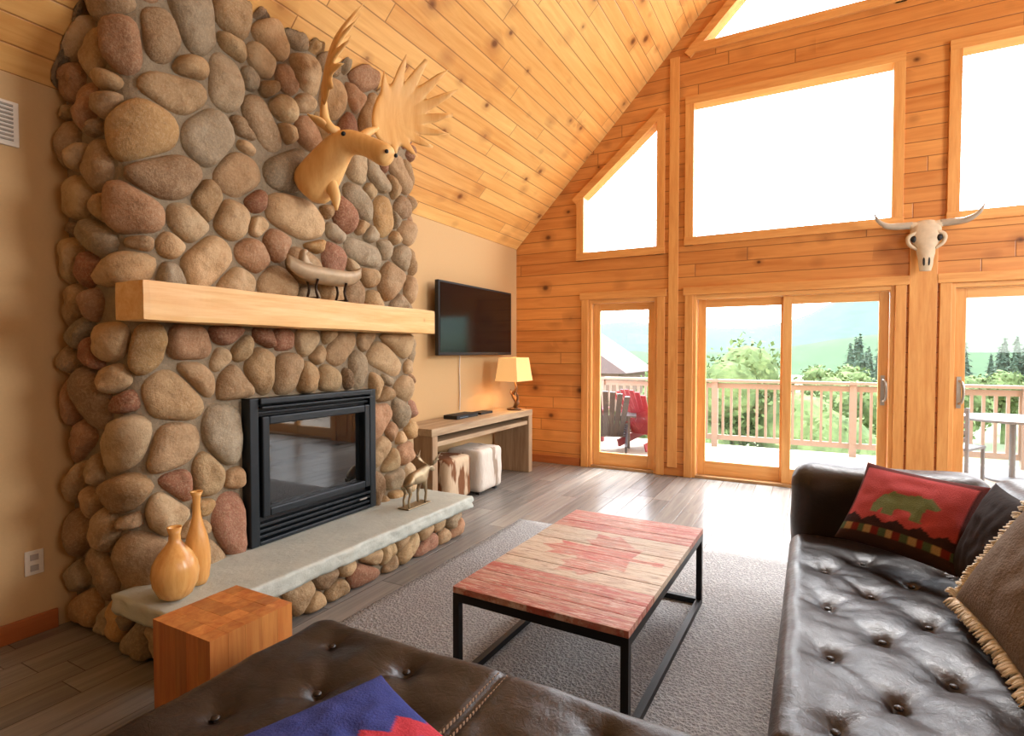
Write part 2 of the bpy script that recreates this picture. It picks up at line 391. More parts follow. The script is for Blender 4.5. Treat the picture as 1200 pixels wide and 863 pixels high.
def stones(name,path,H,rects,rmin,rmax,gap,seed,hmin,hmax,zcap=None,z0=0,wedge=0.9,darts=8000,elong=1.0):
    P,Lp,_=path; rnd=random.Random(seed); pts=[]
    for k in range(darts):
        f=1-k/darts
        r=rmin+(rmax-rmin)*(f**1.2)*rnd.uniform(.55,1)
        e=r*rnd.uniform(0,1)*elong; an=rnd.uniform(0,math.pi)
        x=rnd.uniform(.02,Lp-.02);y=rnd.uniform(z0+.02,H-.02)
        ex,ey=e*math.cos(an),e*math.sin(an)
        s=(x,y,r,x-ex,y-ey,x+ex,y+ey)
        if any(a-.04<q[0]<b+.04 and c-.04<q[1]<d+.04 for a,b,c,d in rects for q in ((x,y),(s[3],s[4]),(s[5],s[6]))): continue
        ok=True
        for p in pts:
            D=wedge*(r+p[2])
            if abs(x-p[0])>D+.3 or abs(y-p[1])>D+.3: continue
            if segseg(s,p)[0]<D*D: ok=False;break
        if ok: pts.append(s)
    bm=bmesh.new(); cols=[]
    for i,A in enumerate(pts):
        x,y,r=A[:3]
        poly=[(x-.6,y-.6),(x+.6,y-.6),(x+.6,y+.6),(x-.6,y+.6)]
        poly=clip(poly,-1,0,0);poly=clip(poly,1,0,Lp);poly=clip(poly,0,-1,-z0);poly=clip(poly,0,1,H)
        for j,B in enumerate(pts):
            if j==i or not poly or (B[0]-x)**2+(B[1]-y)**2>.7: continue
            d2,ax,ay,bx,by=segseg(A,B); d=math.sqrt(d2)
            if d<1e-6: continue
            nx,ny=(bx-ax)/d,(by-ay)/d
            t=d*r/(r+B[2])-gap/2
            poly=clip(poly,nx,ny,ax*nx+ay*ny+t)
        for a,b,c,d in rects:
            o=[(a-x,1,0,a),(x-b,-1,0,-b),(c-y,0,1,c),(y-d,0,-1,-d)]
            m=max(o,key=lambda v:v[0]); poly=clip(poly,m[1],m[2],m[3])
        if len(poly)<3: continue
        Ar=0;cx=cy=0
        for k in range(len(poly)):
            p=poly[k];q=poly[(k+1)%len(poly)];w=p[0]*q[1]-q[0]*p[1];Ar+=w;cx+=(p[0]+q[0])*w;cy+=(p[1]+q[1])*w
        if abs(Ar)<.0012: continue
        cx/=3*Ar;cy/=3*Ar
        for it,cut in enumerate((.18,.25,.25)):
            np_=[]
            for k in range(len(poly)):
                p=poly[k];q=poly[(k+1)%len(poly)]
                np_+= [(p[0]+(q[0]-p[0])*cut,p[1]+(q[1]-p[1])*cut),(q[0]-(q[0]-p[0])*cut,q[1]-(q[1]-p[1])*cut)]
            poly=np_
        NS=30; out=[]
        for k in range(NS):
            an=2*math.pi*k/NS; dx,dy=math.cos(an),math.sin(an); best=0
            for j in range(len(poly)):
                p=poly[j];q=poly[(j+1)%len(poly)]
                ex,ey=q[0]-p[0],q[1]-p[1];den=dx*ey-dy*ex
                if abs(den)<1e-12: continue
                tt=((p[0]-cx)*ey-(p[1]-cy)*ex)/den; uu=((p[0]-cx)*dy-(p[1]-cy)*dx)/den
                if tt>0 and -1e-6<=uu<=1+1e-6: best=max(best,tt)
            out.append(best)
        out=[(out[k-1]+3*out[k]+out[(k+1)%NS])/5 for k in range(NS)]
        small=min(1,math.sqrt(abs(Ar)/2)/.13)
        h=rnd.uniform(hmin,hmax)*(.5+.5*small); ph=rnd.uniform(0,99); tilt=rnd.uniform(-.18,.18),rnd.uniform(-.18,.18)
        base=lin(rnd.choice(PAL)); j=rnd.uniform(.76,1.1); colr=(base[0]*j,base[1]*j,base[2]*j,1)
        rings=[]; NR=9; pw_=rnd.uniform(.42,.68)
        for ri in range(NR):
            th=math.pi/2*(ri/NR); ct=math.cos(th)**pw_; sn=math.sin(th)
            ring=[]
            for k in range(NS):
                an=2*math.pi*k/NS; rr=out[k]*ct
                ds,dz=rr*math.cos(an),rr*math.sin(an)
                hh=-.012+(h+.012)*sn + (ds*tilt[0]+dz*tilt[1])*sn
                hh+=(.024*mn.noise(Vector((ds*9+ph,dz*9,ph)))+.010*mn.noise(Vector((ds*24+ph,dz*24,ph))))*sn
                ring.append((cx+ds,cy+dz,hh))
            rings.append(ring)
        rings.append([(cx,cy,h+.024*mn.noise(Vector((ph,0,ph)))+.010*mn.noise(Vector((ph,0,ph))))])
        def mk(p):
            s,z,hh=p; s=min(max(s,0),Lp); X,Y,nx,ny=P(s); X+=nx*hh;Y+=ny*hh
            if zcap: z=min(z,zcap(X)-.01)
            cols.append(colr); return bm.verts.new((X,Y,z))
        vr=[[mk(p) for p in r_] for r_ in rings]
        for a,b in zip(vr,vr[1:]):
            if len(b)==1:
                for k in range(NS): bm.faces.new((a[k],a[(k+1)%NS],b[0]))
            else:
                for k in range(NS): bm.faces.new((a[k],a[(k+1)%NS],b[(k+1)%NS],b[k]))
    o=obj(name,bm,stoneM,True); setcol(o,lambda c,i:cols[i]); return o
CX,CY0,CY1=-2.92,1.49,3.68
FY0,FY1,FZ0,FZ1=2.08,3.13,.3,1.18
path=pathfn(XL+.004,CX,CY0,CY1,.12); sy=path[2]
bm=bmesh.new()
def polyprism(pts,z0,ztop):
    lo=[bm.verts.new((x,y,z0)) for x,y in pts]; hi=[bm.verts.new((x,y,ztop(x))) for x,y in pts]; n=len(pts)
    bm.faces.new(lo[::-1]); bm.faces.new(hi)
    for k in range(n): bm.faces.new((lo[k],lo[(k+1)%n],hi[(k+1)%n],hi[k]))
zt_=lambda x:ceil(x)-.01
R_=.12; arc=[(CX-R_+R_*math.sin(t*math.pi/12),CY0+R_-R_*math.cos(t*math.pi/12)) for t in range(7)]
arc2=[(CX-R_+R_*math.cos(t*math.pi/12),CY1-R_+R_*math.sin(t*math.pi/12)) for t in range(7)]
polyprism([(XL+.002,CY0)]+arc+[(CX,FY0),(XL+.002,FY0)],.005,zt_)
polyprism([(XL+.002,FY1),(CX,FY1)]+arc2+[(XL+.002,CY1)],.005,zt_)
polyprism([(XL+.002,FY0),(CX,FY0),(CX,FY1),(XL+.002,FY1)],FZ1,zt_)
polyprism([(XL+.002,FY0),(CX,FY0),(CX,FY1),(XL+.002,FY1)],.005,lambda x:FZ0)
core=obj('mortar_core',bm,mortar)
st_o=stones('river_stones',path,3.55,[(sy(FY0)+.0,sy(FY1)-.0,FZ0-.1,FZ1),(sy(1.5),sy(3.7),0,.22),(sy(1.44),sy(3.63),1.605,1.78)],.036,.108,.009,11,.055,.085,ceil,0.0,.94,10500,1.1)
group('stone_fireplace',(-3.2,2.6,0),[core,st_o])
HX,HY0,HY1=-2.44,1.43,3.68
hp=pathfn(CX,HX,HY0,HY1,.06)
bm=bmesh.new(); addbox(bm,(CX+.002,HY0+.03,0.002),(HX-.02,HY1-.03,.2)); hc=obj('hearth_core',bm,mortar)
hs=stones('hearth_stones',hp,.205,[],.05,.085,.008,8,.035,.055,None,0.0,.85,2500,.9)
def slabfn(p):
    if p.z<.299:
        e=.012*mn.noise(Vector((p.x*14,p.y*14,p.z*30)))+.006*mn.noise(Vector((p.x*40,p.y*40,p.z*60)))
        return Vector((p.x+(e if p.x>-2.5 else 0),p.y+(e if p.y<1.5 or p.y>3.6 else 0),p.z))
    return Vector((p.x,p.y,p.z+.003*mn.noise(p*4)))
bm=rgrid((CX-.0,HY0-.05,.21),(HX+.075,HY1+.05,.30),.008,.02,slabfn); hsl=obj('slab',bm,slab,True)
group('stone_hearth',(-2.65,2.5,0),[hc,hs,hsl])
X=CX
fp=[]
fx=X+.075
fp.append(boxes('surround',[((X-.3,FY0,FZ0+.005),(fx,FY0+.06,FZ1)),((X-.3,FY1-.06,FZ0+.005),(fx,FY1,FZ1)),((X-.3,FY0+.06,FZ1-.035),(fx+.02,FY1-.06,FZ1)),((X-.3,FY0+.06,FZ0+.005),(fx,FY1-.06,FZ0+.03))],blackM,.006))
fp.append(boxes('door_frame',[((X,FY0+.075,.47),(fx+.012,FY0+.125,1.07)),((X,FY1-.125,.47),(fx+.012,FY1-.075,1.07)),((X,FY0+.125,1.02),(fx+.012,FY1-.125,1.07)),((X,FY0+.125,.47),(fx+.012,FY1-.125,.52))],blackM,.008))
fp.append(boxes('louvers',[((X,FY0+.06,.345+i*.035),(fx-.01+i*.004,FY1-.06,.362+i*.035)) for i in range(3)]+[((X,FY0+.06,1.085),(fx-.02,FY1-.06,1.1)),((X,FY0+.06,1.12),(fx+.03,FY1-.06,1.132))],blackM,.003))
fp.append(box('glass',(X+.03,FY0+.12,.5),(X+.036,FY1-.12,1.04),dglass))
fp.append(box('firebox_back',(X-.3,FY0+.06,.32),(X-.28,FY1-.06,1.15),blackMat))
fp.append(box('lower_panel',(X-.28,FY0+.06,.33),(X+.02,FY1-.06,.5),blackMat))
fp.append(box('upper_panel',(X-.28,FY0+.06,1.05),(X+.02,FY1-.06,1.145),blackMat))
fp.append(box('badge',(fx+.012,FY1-.19,.39),(fx+.02,FY1-.12,.4),plain('badge',(190,190,190),.3,.8,bump=0)))
group('fireplace_insert',(X,2.6,.3),fp)
def mf(p):
    return p+Vector((.004*mn.noise(Vector((p.x*8,p.y*5,p.z*14))),0,.004*mn.noise(Vector((p.x*8+5,p.y*4,p.z*8)))))
obj('mantel_beam',rgrid((-2.915,1.42,1.60),(-2.675,3.64,1.785),.008,.03,mf),mantelM,False)
# ------------------------------------------------------------------ moose head
carved=wood('carved_wood',(214,154,84),(244,204,136),2,rough=.5,freq=9,knots=False)
my=2.5
vv=[(-2.84,my,2.45,.13,.17),(-2.74,my+.0,2.54,.125,.155),(-2.62,my+.01,2.66,.105,.12),(-2.53,my+.02,2.74,.09,.09),(-2.44,my+.03,2.725,.075,.075),(-2.34,my+.04,2.68,.064,.064),(-2.25,my+.05,2.63,.072,.078),(-2.19,my+.05,2.59,.06,.066)]
mp=[skin('head',vv,[(i,i+1) for i in range(len(vv)-1)],carved)]
bm=bmesh.new()
for sg in (-1,1):
    sweep(bm,[(-2.58,my+.02+sg*.06,2.79),(-2.60,my+.02+sg*.13,2.83),(-2.62,my+.02+sg*.2,2.85)],[(.02,.02),(.045,.015),(.006,.004)],10,4)
sweep(bm,[(-2.64,my,2.5),(-2.6,my+.01,2.42),(-2.59,my+.01,2.33)],[(.03,.05),(.03,.035),(.008,.01)],10,4)
mp.append(obj('ears',bm,carved,True,True))
bm=bmesh.new()
for sg in (-1,1):
    sphere(bm,(-2.47,my+.025+sg*.07,2.755),.014); sphere(bm,(-2.185,my+.05+sg*.04,2.62),.012)
mp.append(obj('eyes',bm,blackM,True))
def antler(name,base,root,dirU,dirV,mir,sc=1.0):
    U=Vector(dirU).normalized();V=Vector(dirV).normalized();W=U.cross(V)
    root=Vector(root)
    def P(u,v,w=0):
        u*=sc;v*=sc
        return root+U*u+V*v+W*(mir*(.9*(u*u*.6)+.6*(v-.08)**2)+w)
    bm=bmesh.new(); NA=96; rings=[]
    C=(.19,.09)
    tin=[(-1.75,.05,.13),(-1.25,.10,.13),(-.82,.13,.13),(-.45,.15,.13),(-.1,.16,.13),(.25,.17,.13),(.6,.16,.13),(.95,.15,.13),(1.3,.13,.13),(1.7,.08,.13)]
    def rad(a):
        a=(a+math.pi)%(2*math.pi)-math.pi
        r=.165+.04*math.cos(a-.5)+.02*math.cos(2*(a-.8))
        for ta,l,w in tin:
            d=abs(a-ta)
            r+=l*max(0,1-d/.15)**1.0
        return r
    for sgn in (1,-1):
        prev=None
        for ri in range(9):
            t=ri/8; ring=[]
            for k in range(NA):
                a=2*math.pi*k/NA; R=rad(a); r=R*t
                curl=mir*.5*max(0,r-.17)**1.3
                ring.append(bm.verts.new(P(C[0]+r*math.cos(a),C[1]+r*math.sin(a),curl+sgn*.014*math.sqrt(max(0,1-t**5)))))
            if prev:
                for k in range(NA):
                    f=(prev[k],prev[(k+1)%NA],ring[(k+1)%NA],ring[k]); bm.faces.new(f if sgn<0 else f[::-1])
            prev=ring
    bmesh.ops.remove_doubles(bm,verts=bm.verts[:],dist=.0006)
    sweep(bm,[base,(Vector(base)+root)/2+Vector((0,0,-.015)),P(.0,.03),P(.09,.06)],[.032,.026,.028,.016],10,5)
    return [obj(name,bm,carved,True,True)]
mp+=antler('antler_right',(-2.55,my+.06,2.79),(-2.5,my+.18,2.80),(.12,.62,.20),(-.15,-.12,.9),1,1.18)
mp+=antler('antler_left',(-2.55,my-.02,2.79),(-2.56,my-.10,2.84),(.30,-.35,.95),(-.62,.45,.4),-1,1.15)
group('carved_moose_head',(-2.84,my,2.5),mp)
# ------------------------------------------------------------------ canoe
pewter=plain('pewter',(164,142,112),.5,.35,nscale=20,namt=.35,bump=.2)
bm=bmesh.new(); cx,cy,cz=-2.76,2.59,1.90; NSg=28; rows=[]
for i in range(NSg+1):
    t=i/NSg*2-1; w=.062*(1-abs(t)**2.6)+.003; rise=.055*abs(t)**3.2; yy=cy+t*.31
    row=[]
    for k in range(13):
        a=math.pi*k/12; row.append(bm.verts.new((cx+w*math.cos(a),yy,cz+.085+rise-(.10*(1-.3*abs(t)**4))*math.sin(a)**.6)))
    rows.append(row)
for a,b in zip(rows,rows[1:]):
    for k in range(12): bm.faces.new((a[k],a[k+1],b[k+1],b[k]))
c1=obj('hull',bm,pewter,True); q=c1.modifiers.new('s','SOLIDIFY'); q.thickness=.006
bm=bmesh.new()
for yy in (cy-.12,cy+.12):
    for sg in (-1,1): sweep(bm,[(cx+sg*.05,yy,1.789),(cx+sg*.03,yy,1.85),(cx+sg*.05,yy,1.91)],[.008]*3,8,3)
    addbox(bm,(cx-.06,yy-.006,1.787),(cx+.06,yy+.006,1.799))
addbox(bm,(cx-.05,cy-.08,1.975),(cx+.05,cy-.06,1.982)); addbox(bm,(cx-.05,cy+.08,1.975),(cx+.05,cy+.1,1.982))
c2=obj('cradle',bm,bronze)
bear=skin('paddling_bear',[(cx,cy-.19,1.96,.035),(cx,cy-.20,2.02,.036),(cx,cy-.20,2.07,.026),(cx,cy-.155,2.075,.016),(cx+.02,cy-.15,2.0,.012),(cx+.04,cy-.11,1.98,.01)],[(0,1),(1,2),(2,3),(1,4),(4,5)],pewter)
group('canoe_sculpture',(cx,cy,1.785),[c1,c2,bear])
# ------------------------------------------------------------------ TV
tp=[box('panel',(-3.40,4.62,1.42),(-3.35,6.18,2.2),blackMat,.008),box('screen',(-3.35,4.645,1.455),(-3.346,6.155,2.178),tvM),
    box('wall_mount',(-3.5,5.2,1.65),(-3.40,5.6,1.95),blackMat)]
bm=bmesh.new(); sweep(bm,[(-3.46,5.2,1.7),(-3.485,5.2,1.3),(-3.485,5.21,1.0),(-3.485,5.2,.8)],[.007]*4,8); tp.append(obj('cable',bm,white))
group('television',(-3.4,5.4,1.4),tp)
# ------------------------------------------------------------------ console
driftX=wood('weathered_wood',(140,112,84),(196,172,138),1,rough=.65,freq=16,knots=False)
driftZ=wood('weathered_wood_z',(128,98,72),(182,154,120),2,rough=.65,freq=16,knots=False)
cp=[boxes('top',[((-3.46,4.0,.69),(-2.98,6.04,.76))],driftX,.006),boxes('shelf',[((-3.46,4.06,.585),(-3.0,5.94,.63))],driftX,.004),
    boxes('end_panels',[((-3.46,5.94,0),(-2.98,6.03,.69)),((-3.46,4.01,0),(-2.98,4.09,.69))],driftZ,.005)]
group('console_table',(-3.2,5,0),cp)
bm=bmesh.new(); addbox(bm,(-3.35,4.7,.761),(-3.18,5.1,.80)); addbox(bm,(-3.33,5.2,.761),(-3.2,5.45,.785))
a=obj('body',bm,blackMat)
bm=bmesh.new(); addbox(bm,(-3.178,4.75,.773),(-3.176,4.9,.78)); b=obj('display',bm,plain('display',(90,120,140),.3,bump=0)); group('cable_box',(-3.3,5,.76),[a,b])
lx,ly=-3.14,5.86
bm=bmesh.new(); lathe(bm,(lx,ly,.762),[(.085,0),(.09,.015),(.03,.03)],24)
sweep(bm,[(lx,ly,.78),(lx+.06,ly-.04,.86),(lx-.03,ly+.03,.94),(lx+.03,ly,1.02),(lx,ly,1.12)],[.022,.03,.024,.016,.008],10,6)
sweep(bm,[(lx+.05,ly-.03,.86),(lx+.1,ly-.1,.93),(lx+.09,ly-.12,1.0)],[.018,.013,.004],8,5)
sweep(bm,[(lx-.02,ly+.03,.93),(lx-.09,ly+.09,.95),(lx-.1,ly+.1,1.0)],[.016,.012,.004],8,5)
l1=obj('driftwood_base',bm,plain('antler_bronze',(120,84,50),.5,.3),True,True)
sh=NT('lamp_shade',.8,.1); sh.col(lin((236,196,136))); sh.b.inputs['Emission Color'].default_value=lin((255,196,124)); sh.b.inputs['Emission Strength'].default_value=.4
wv=sh.noise(sh.scalev(6,6,300),1,2); sh.bump(wv,.2,.002)
bm=bmesh.new(); a_=(.2,.15,1.11);b_=(.165,.115,1.39)
lo_=[bm.verts.new((lx+sx*a_[1],ly+sy_*a_[0],a_[2])) for sx,sy_ in ((-1,-1),(1,-1),(1,1),(-1,1))]
hi_=[bm.verts.new((lx+sx*b_[1],ly+sy_*b_[0],b_[2])) for sx,sy_ in ((-1,-1),(1,-1),(1,1),(-1,1))]
for k in range(4): bm.faces.new((lo_[k],lo_[(k+1)%4],hi_[(k+1)%4],hi_[k]))
l2=obj('shade',bm,sh.m); q=l2.modifiers.new('s','SOLIDIFY'); q.thickness=.004
group('table_lamp',(lx,ly,.76),[l1,l2])
# ------------------------------------------------------------------ hide poufs
def hide(name,a,b,thr,sc=3.3):
    m=NT(name,.85,.2); n=m.noise(m.scalev(1,1,.25),sc,3); f=m.noise(m.scalev(60,60,14),1,4)
    k=m.mapr(n,thr-.02,thr+.02,0,1); c=m.mix(k,lin(a),lin(b)); m.col(m.mix(f,m.mix(1.,c,(.75,.75,.75,1),'MULTIPLY'),c)); m.bump(f,.5,.01); return m.m
def pouf(name,lo,hi,mat):
    f=lambda p:p+Vector((.008*mn.noise(p*7),.008*mn.noise(p*7+Vector((9,0,0))),.006*mn.noise(p*9)))
    a=obj('cushion_body',rgrid((lo[0],lo[1],.03),hi,.05,.03,f),mat,True)
    b=boxes('feet',[((x,y,0),(x+.04,y+.04,.035)) for x in (lo[0]+.05,hi[0]-.09) for y in (lo[1]+.05,hi[1]-.09)],blackMat)
    group(name,((lo[0]+hi[0])/2,(lo[1]+hi[1])/2,0),[a,b])
pouf('cowhide_pouf',(-3.36,4.22),(-2.96,4.64,.44),hide('brown_hide',(128,84,54),(212,188,158),.5,6))
pouf('cowhide_pouf.001',(-3.33,4.70),(-2.90,5.16,.46),hide('white_hide',(226,218,206),(170,152,134),.6,7))
# ------------------------------------------------------------------ vases
vw=wood('turned_wood',(196,130,62),(242,196,122),2,rough=.25,freq=11,knots=True)
bm=bmesh.new(); lathe(bm,(-2.60,1.50,.303),[(.042,0),(.07,.02),(.093,.07),(.1,.12),(.093,.165),(.07,.21),(.042,.245),(.026,.27),(.024,.3),(.032,.335),(.026,.33),(.018,.3)])
o=obj('round_wooden_vase',bm,vw,True)
bm=bmesh.new(); lathe(bm,(-2.67,1.65,.303),[(.04,0),(.052,.03),(.06,.10),(.058,.17),(.048,.23),(.031,.29),(.02,.34),(.016,.39),(.02,.435),(.03,.46),(.022,.455),(.012,.42)])
o=obj('tall_wooden_vase',bm,vw,True)
# ------------------------------------------------------------------ moose figurine on hearth
fm=plain('brushed_brass_gray',(160,142,112),.4,.7,nscale=25,namt=.35,bump=.3)
fx_,fy_=-2.6,3.28
def loc(y,x,z,*r): return (fx_+x,fy_+y,.302+z)+r
V=[loc(0,0,.21,.042,.05),loc(-.09,0,.20,.036,.045),loc(.08,0,.22,.042,.055),loc(.14,0,.255,.026,.03),loc(.19,0,.255,.02,.022),loc(.24,0,.225,.016,.017),
 loc(-.10,.025,.14,.018),loc(-.085,.028,.105,.013),loc(-.11,.028,.06,.009),loc(-.105,.028,.008,.011),
 loc(-.10,-.025,.14,.018),loc(-.075,-.028,.105,.013),loc(-.10,-.028,.06,.009),loc(-.095,-.028,.008,.011),
 loc(.085,.027,.14,.016),loc(.095,.028,.08,.010),loc(.085,.028,.008,.011),
 loc(.085,-.027,.14,.016),loc(.065,-.028,.08,.010),loc(.07,-.028,.008,.011)]
E=[(0,1),(0,2),(2,3),(3,4),(4,5),(1,6),(6,7),(7,8),(8,9),(1,10),(10,11),(11,12),(12,13),(2,14),(14,15),(15,16),(2,17),(17,18),(18,19)]
m1=skin('moose_body',V,E,fm)
bm=bmesh.new()
for sg in (-1,1):
    sweep(bm,[loc(.17,sg*.015,.275),loc(.165,sg*.05,.29),loc(.15,sg*.085,.33)],[(.006,.006),(.012,.008),(.03,.006)],8,4)
    for k in range(3): sweep(bm,[loc(.15,sg*.08,.32),loc(.13+k*.03,sg*(.10),.36+.01*k)],[.006,.002],6,2)
m2=obj('antlers',bm,fm,True)
m3=box('base_plate',(fx_-.05,fy_-.14,.303),(fx_+.05,fy_+.13,.312),fm,.003)
group('moose_figurine',(fx_,fy_,.3),[m1,m2,m3])
# ------------------------------------------------------------------ wooden block table
rnd=random.Random(3); bm=bmesh.new(); x0,y0_,sz=-2.225,1.195,.355; cols=[];n=5
for i in range(n):
    for j in range(n):
        c=sz/n; e=.0004
        addbox(bm,(x0+i*c+e,y0_+j*c+e,.0+.002),(x0+(i+1)*c-e,y0_+(j+1)*c-e,.42-rnd.uniform(0,.0008)))
        v=rnd.uniform(.75,1.15); b_=lin((204,142,78)); cols+= [(b_[0]*v,b_[1]*v*.97,b_[2]*v*.9,1)]*8
o=obj('wooden_block_side_table',bm,None); setcol(o,lambda c,i:cols[i])
m=NT('block_wood',.4,.4); g=m.noise(m.scalev(26,26,1.6),1,6,.6,.5); m.col(m.mix(m.mapr(g,.3,.7,0,.7),m.attr(),lin((190,120,80)),'MULTIPLY')); m.bump(g,.15,.004); o.data.materials.append(m.m)
# ------------------------------------------------------------------ rug
def rf(p): return p+Vector((0,0,.0015*mn.noise(p*20))) if p.z>.01 else p
obj('area_rug',rgrid((-2.19,1.62,.001),(.9,4.2,.016),.006,.08,rf),rug,True)
# ------------------------------------------------------------------ coffee table
tx0,tx1,ty0,ty1,tz=-1.32,-.545,1.93,3.27,.45
leaf=[(0,1),(.13,.75),(.27,.83),(.20,.42),(.26,.38),(.42,.55),(.48,.43),(.74,.48),(.66,.25),(.76,.16),(.38,-.16),(.42,-.28),(.045,-.22),(.06,-.62)]
leaf=leaf+[(-x,y) for x,y in leaf[::-1] if x>0]
lc=((tx0+tx1)/2+.02,(ty0+ty1)/2); lsz=.39
red=lin((172,80,68)); cream=lin((188,172,150))
bm=bmesh.new(); npl=12; pw=(ty1-ty0)/npl; rnd=random.Random(9)
for k in range(npl):
    a=ty0+k*pw+.0012;b=ty0+(k+1)*pw-.0012;zt=tz-rnd.uniform(0,.0015)
    nx=130;ny=16; g=[[bm.verts.new((tx0+(tx1-tx0)*i/nx,a+(b-a)*j/ny,zt-(.0015 if j in(0,ny) else 0))) for j in range(ny+1)] for i in range(nx+1)]
    for i in range(nx):
        for j in range(ny): bm.faces.new((g[i][j],g[i+1][j],g[i+1][j+1],g[i][j+1]))
    bl=[bm.verts.new((x,y,tz-.028)) for x,y in ((tx0,a),(tx1,a),(tx1,b),(tx0,b))]
    bm.faces.new([bl[0],bl[1]]+[g[i][0] for i in range(nx,-1,-1)]); bm.faces.new([bl[2],bl[3]]+[g[i][ny] for i in range(nx+1)])
    bm.faces.new([bl[1],bl[2]]+[g[nx][j] for j in range(ny,-1,-1)]); bm.faces.new([bl[3],bl[0]]+[g[0][j] for j in range(ny+1)]); bm.faces.new(bl[::-1])
top=obj('flag_planks',bm,None)
def flag(c,i):
    k=int((c.y-ty0)/pw); v=.8+.28*((k*7919)%13)/13
    lx_=(c.y-lc[1])/lsz; ly_=-(c.x-lc[0])/lsz
    r=(c.y<ty0+.335) or (c.y>ty1-.335) or inpoly(lx_,ly_+ .19,leaf)
    b=red if r else cream
    return (b[0]*v,b[1]*v,b[2]*v,1)
setcol(top,flag)
m=NT('worn_painted_planks',.5,.35); g=m.noise(m.scalev(3,38,3),1,6,.7,.4); g2=m.noise(m.scalev(9,70,9),1,6,.75); g3=m.noise(m.scalev(14,120,10),1,4,.7); g4=m.noise(scale=4,detail=4)
c=m.attr(); c=m.mix(m.mapr(g4,.45,.65,0,.4),c,lin((178,130,106))); c=m.mix(m.mapr(g,.45,.6,0,.55),c,lin((184,162,138))); c=m.mix(m.mapr(g3,.52,.6,0,.55),c,lin((208,192,174))); c=m.mix(m.mapr(g2,.5,.62,0,.65),c,lin((108,78,66))); m.col(c); m.bump(m.M('ADD',g,g2),.5,.005); top.data.materials.append(m.m)
bm=bmesh.new(); t_=.03
L=[]
zt=tz-.029
for a,b in (((tx0,ty0),(tx0+t_,ty1)),((tx1-t_,ty0),(tx1,ty1)),((tx0+t_,ty0),(tx1-t_,ty0+t_)),((tx0+t_,ty1-t_),(tx1-t_,ty1))): L.append(((a[0],a[1],zt-.035),(b[0],b[1],zt)))
for x in (tx0,tx1-t_):
    for y in (ty0,ty1-t_): L.append(((x,y,.019),(x+t_,y+t_,zt-.035)))
for x in (tx0,tx1-t_): L.append(((x,ty0+t_,.019),(x+t_,ty1-t_,.019+t_)))
for y in (ty0,ty1-t_): L.append(((tx0+t_,y,.019),(tx1-t_,y+t_,.019+t_)))
fr=boxes('iron_frame',L,ironM)
e=group('flag_coffee_table',((tx0+tx1)/2,(ty0+ty1)/2,0),[top,fr]); e.rotation_euler=(0,0,math.radians(-1.5))
# ------------------------------------------------------------------ sectional sofa
def tufts(x0,x1,y0,y1,dx,dy):
    out=[];r=0;y=y0
    while y<=y1+1e-6:
        x=x0+(dx/2 if r%2 else 0)
        while x<=x1+1e-6: out.append((x,y)); x+=dx
        y+=dy; r+=1
    return out
def tuft_fn(T,ztop,seams=(),puff=.014):
    segs=[]
    for i,a in enumerate(T):
        for b in T[i+1:]:
            d=math.hypot(a[0]-b[0],a[1]-b[1])
            if d<.33 and abs(a[1]-b[1])>.02: segs.append((a,b,d))
    def f(p):
        if p.z<ztop-.1: 
            return p+Vector((.006*mn.noise(p*5),.006*mn.noise(p*5+Vector((3,3,3))),0))
        dz=0
        for i,a in enumerate(T):
            dx,dy=p.x-a[0],p.y-a[1]; r2=dx*dx+dy*dy
            if r2<.12:
                r=math.sqrt(r2); th=math.atan2(dy,dx)
                dz-=.040*math.exp(-r/.05)*min(1,.5+r/.02)+.014*math.exp(-r2/.02)
                dz+=.0035*math.sin(6*th+i*1.7)*math.exp(-r/.07)*min(1,r/.03)
        for a,b,d in segs:
            t=((p.x-a[0])*(b[0]-a[0])+(p.y-a[1])*(b[1]-a[1]))/d/d
            if -.05<t<1.05:
                qx=a[0]+(b[0]-a[0])*t;qy=a[1]+(b[1]-a[1])*t; r2=(p.x-qx)**2+(p.y-qy)**2
                if r2<.004: dz-=.007*math.exp(-r2/.00035)*(1-.6*math.sin(math.pi*min(1,max(0,t))))
        for sx in seams: dz-=.014*math.exp(-(p.x-sx)**2/.00012)
        dz+=.008*mn.noise(Vector((p.x*5,p.y*5,1)))+.0035*mn.noise(Vector((p.x*16,p.y*16,3)))
        k=min(1,max(0,(p.z-(ztop-.1))/.1))
        return Vector((p.x,p.y,p.z+dz*k+puff*k))
    return f
def buttons(name,T,z):
    bm=bmesh.new()
    for x,y in T: sphere(bm,(x,y,z),(.013,.013,.007),seg=10)
    return obj(name,bm,leatherM,True)
sp=[]
TA=tufts(.07,.75,1.66,3.22,.32,.20)
sp.append(obj('seat_long',rgrid((-.09,1.50,.16),(.80,3.36,.475),.07,.0125,tuft_fn(TA,.475)),leatherM,True)); sp.append(buttons('seat_long_buttons',TA,.450))
TB=[p for p in tufts(-1.42,.6,.50,1.36,.32,.21) if abs(p[0]+.8)>.05]
sp.append(obj('seat_chaise',rgrid((-1.62,.36,.16),(.80,1.495,.475),.095,.0145,tuft_fn(TB,.475,(-.80,))),leatherM,True)); sp.append(buttons('seat_chaise_buttons',TB,.450))
bm=bmesh.new()
for k in range(60):
    y=.5+k*.0155
    for sx in (-.815,-.785): addbox(bm,(sx-.001,y,.476),(sx+.001,y+.009,.4865))
sp.append(obj('seam_stitches',bm,plain('thread',(150,120,95),.7,bump=0)))
sf=lambda p:p+Vector((.012*mn.noise(p*5),.012*mn.noise(p*5+Vector((5,0,0))),.016*mn.noise(p*4+Vector((0,8,0)))))
sp.append(obj('backrest',rgrid((.79,.36,.1),(1.08,3.66,.83),.11,.03,sf),leatherM,True))
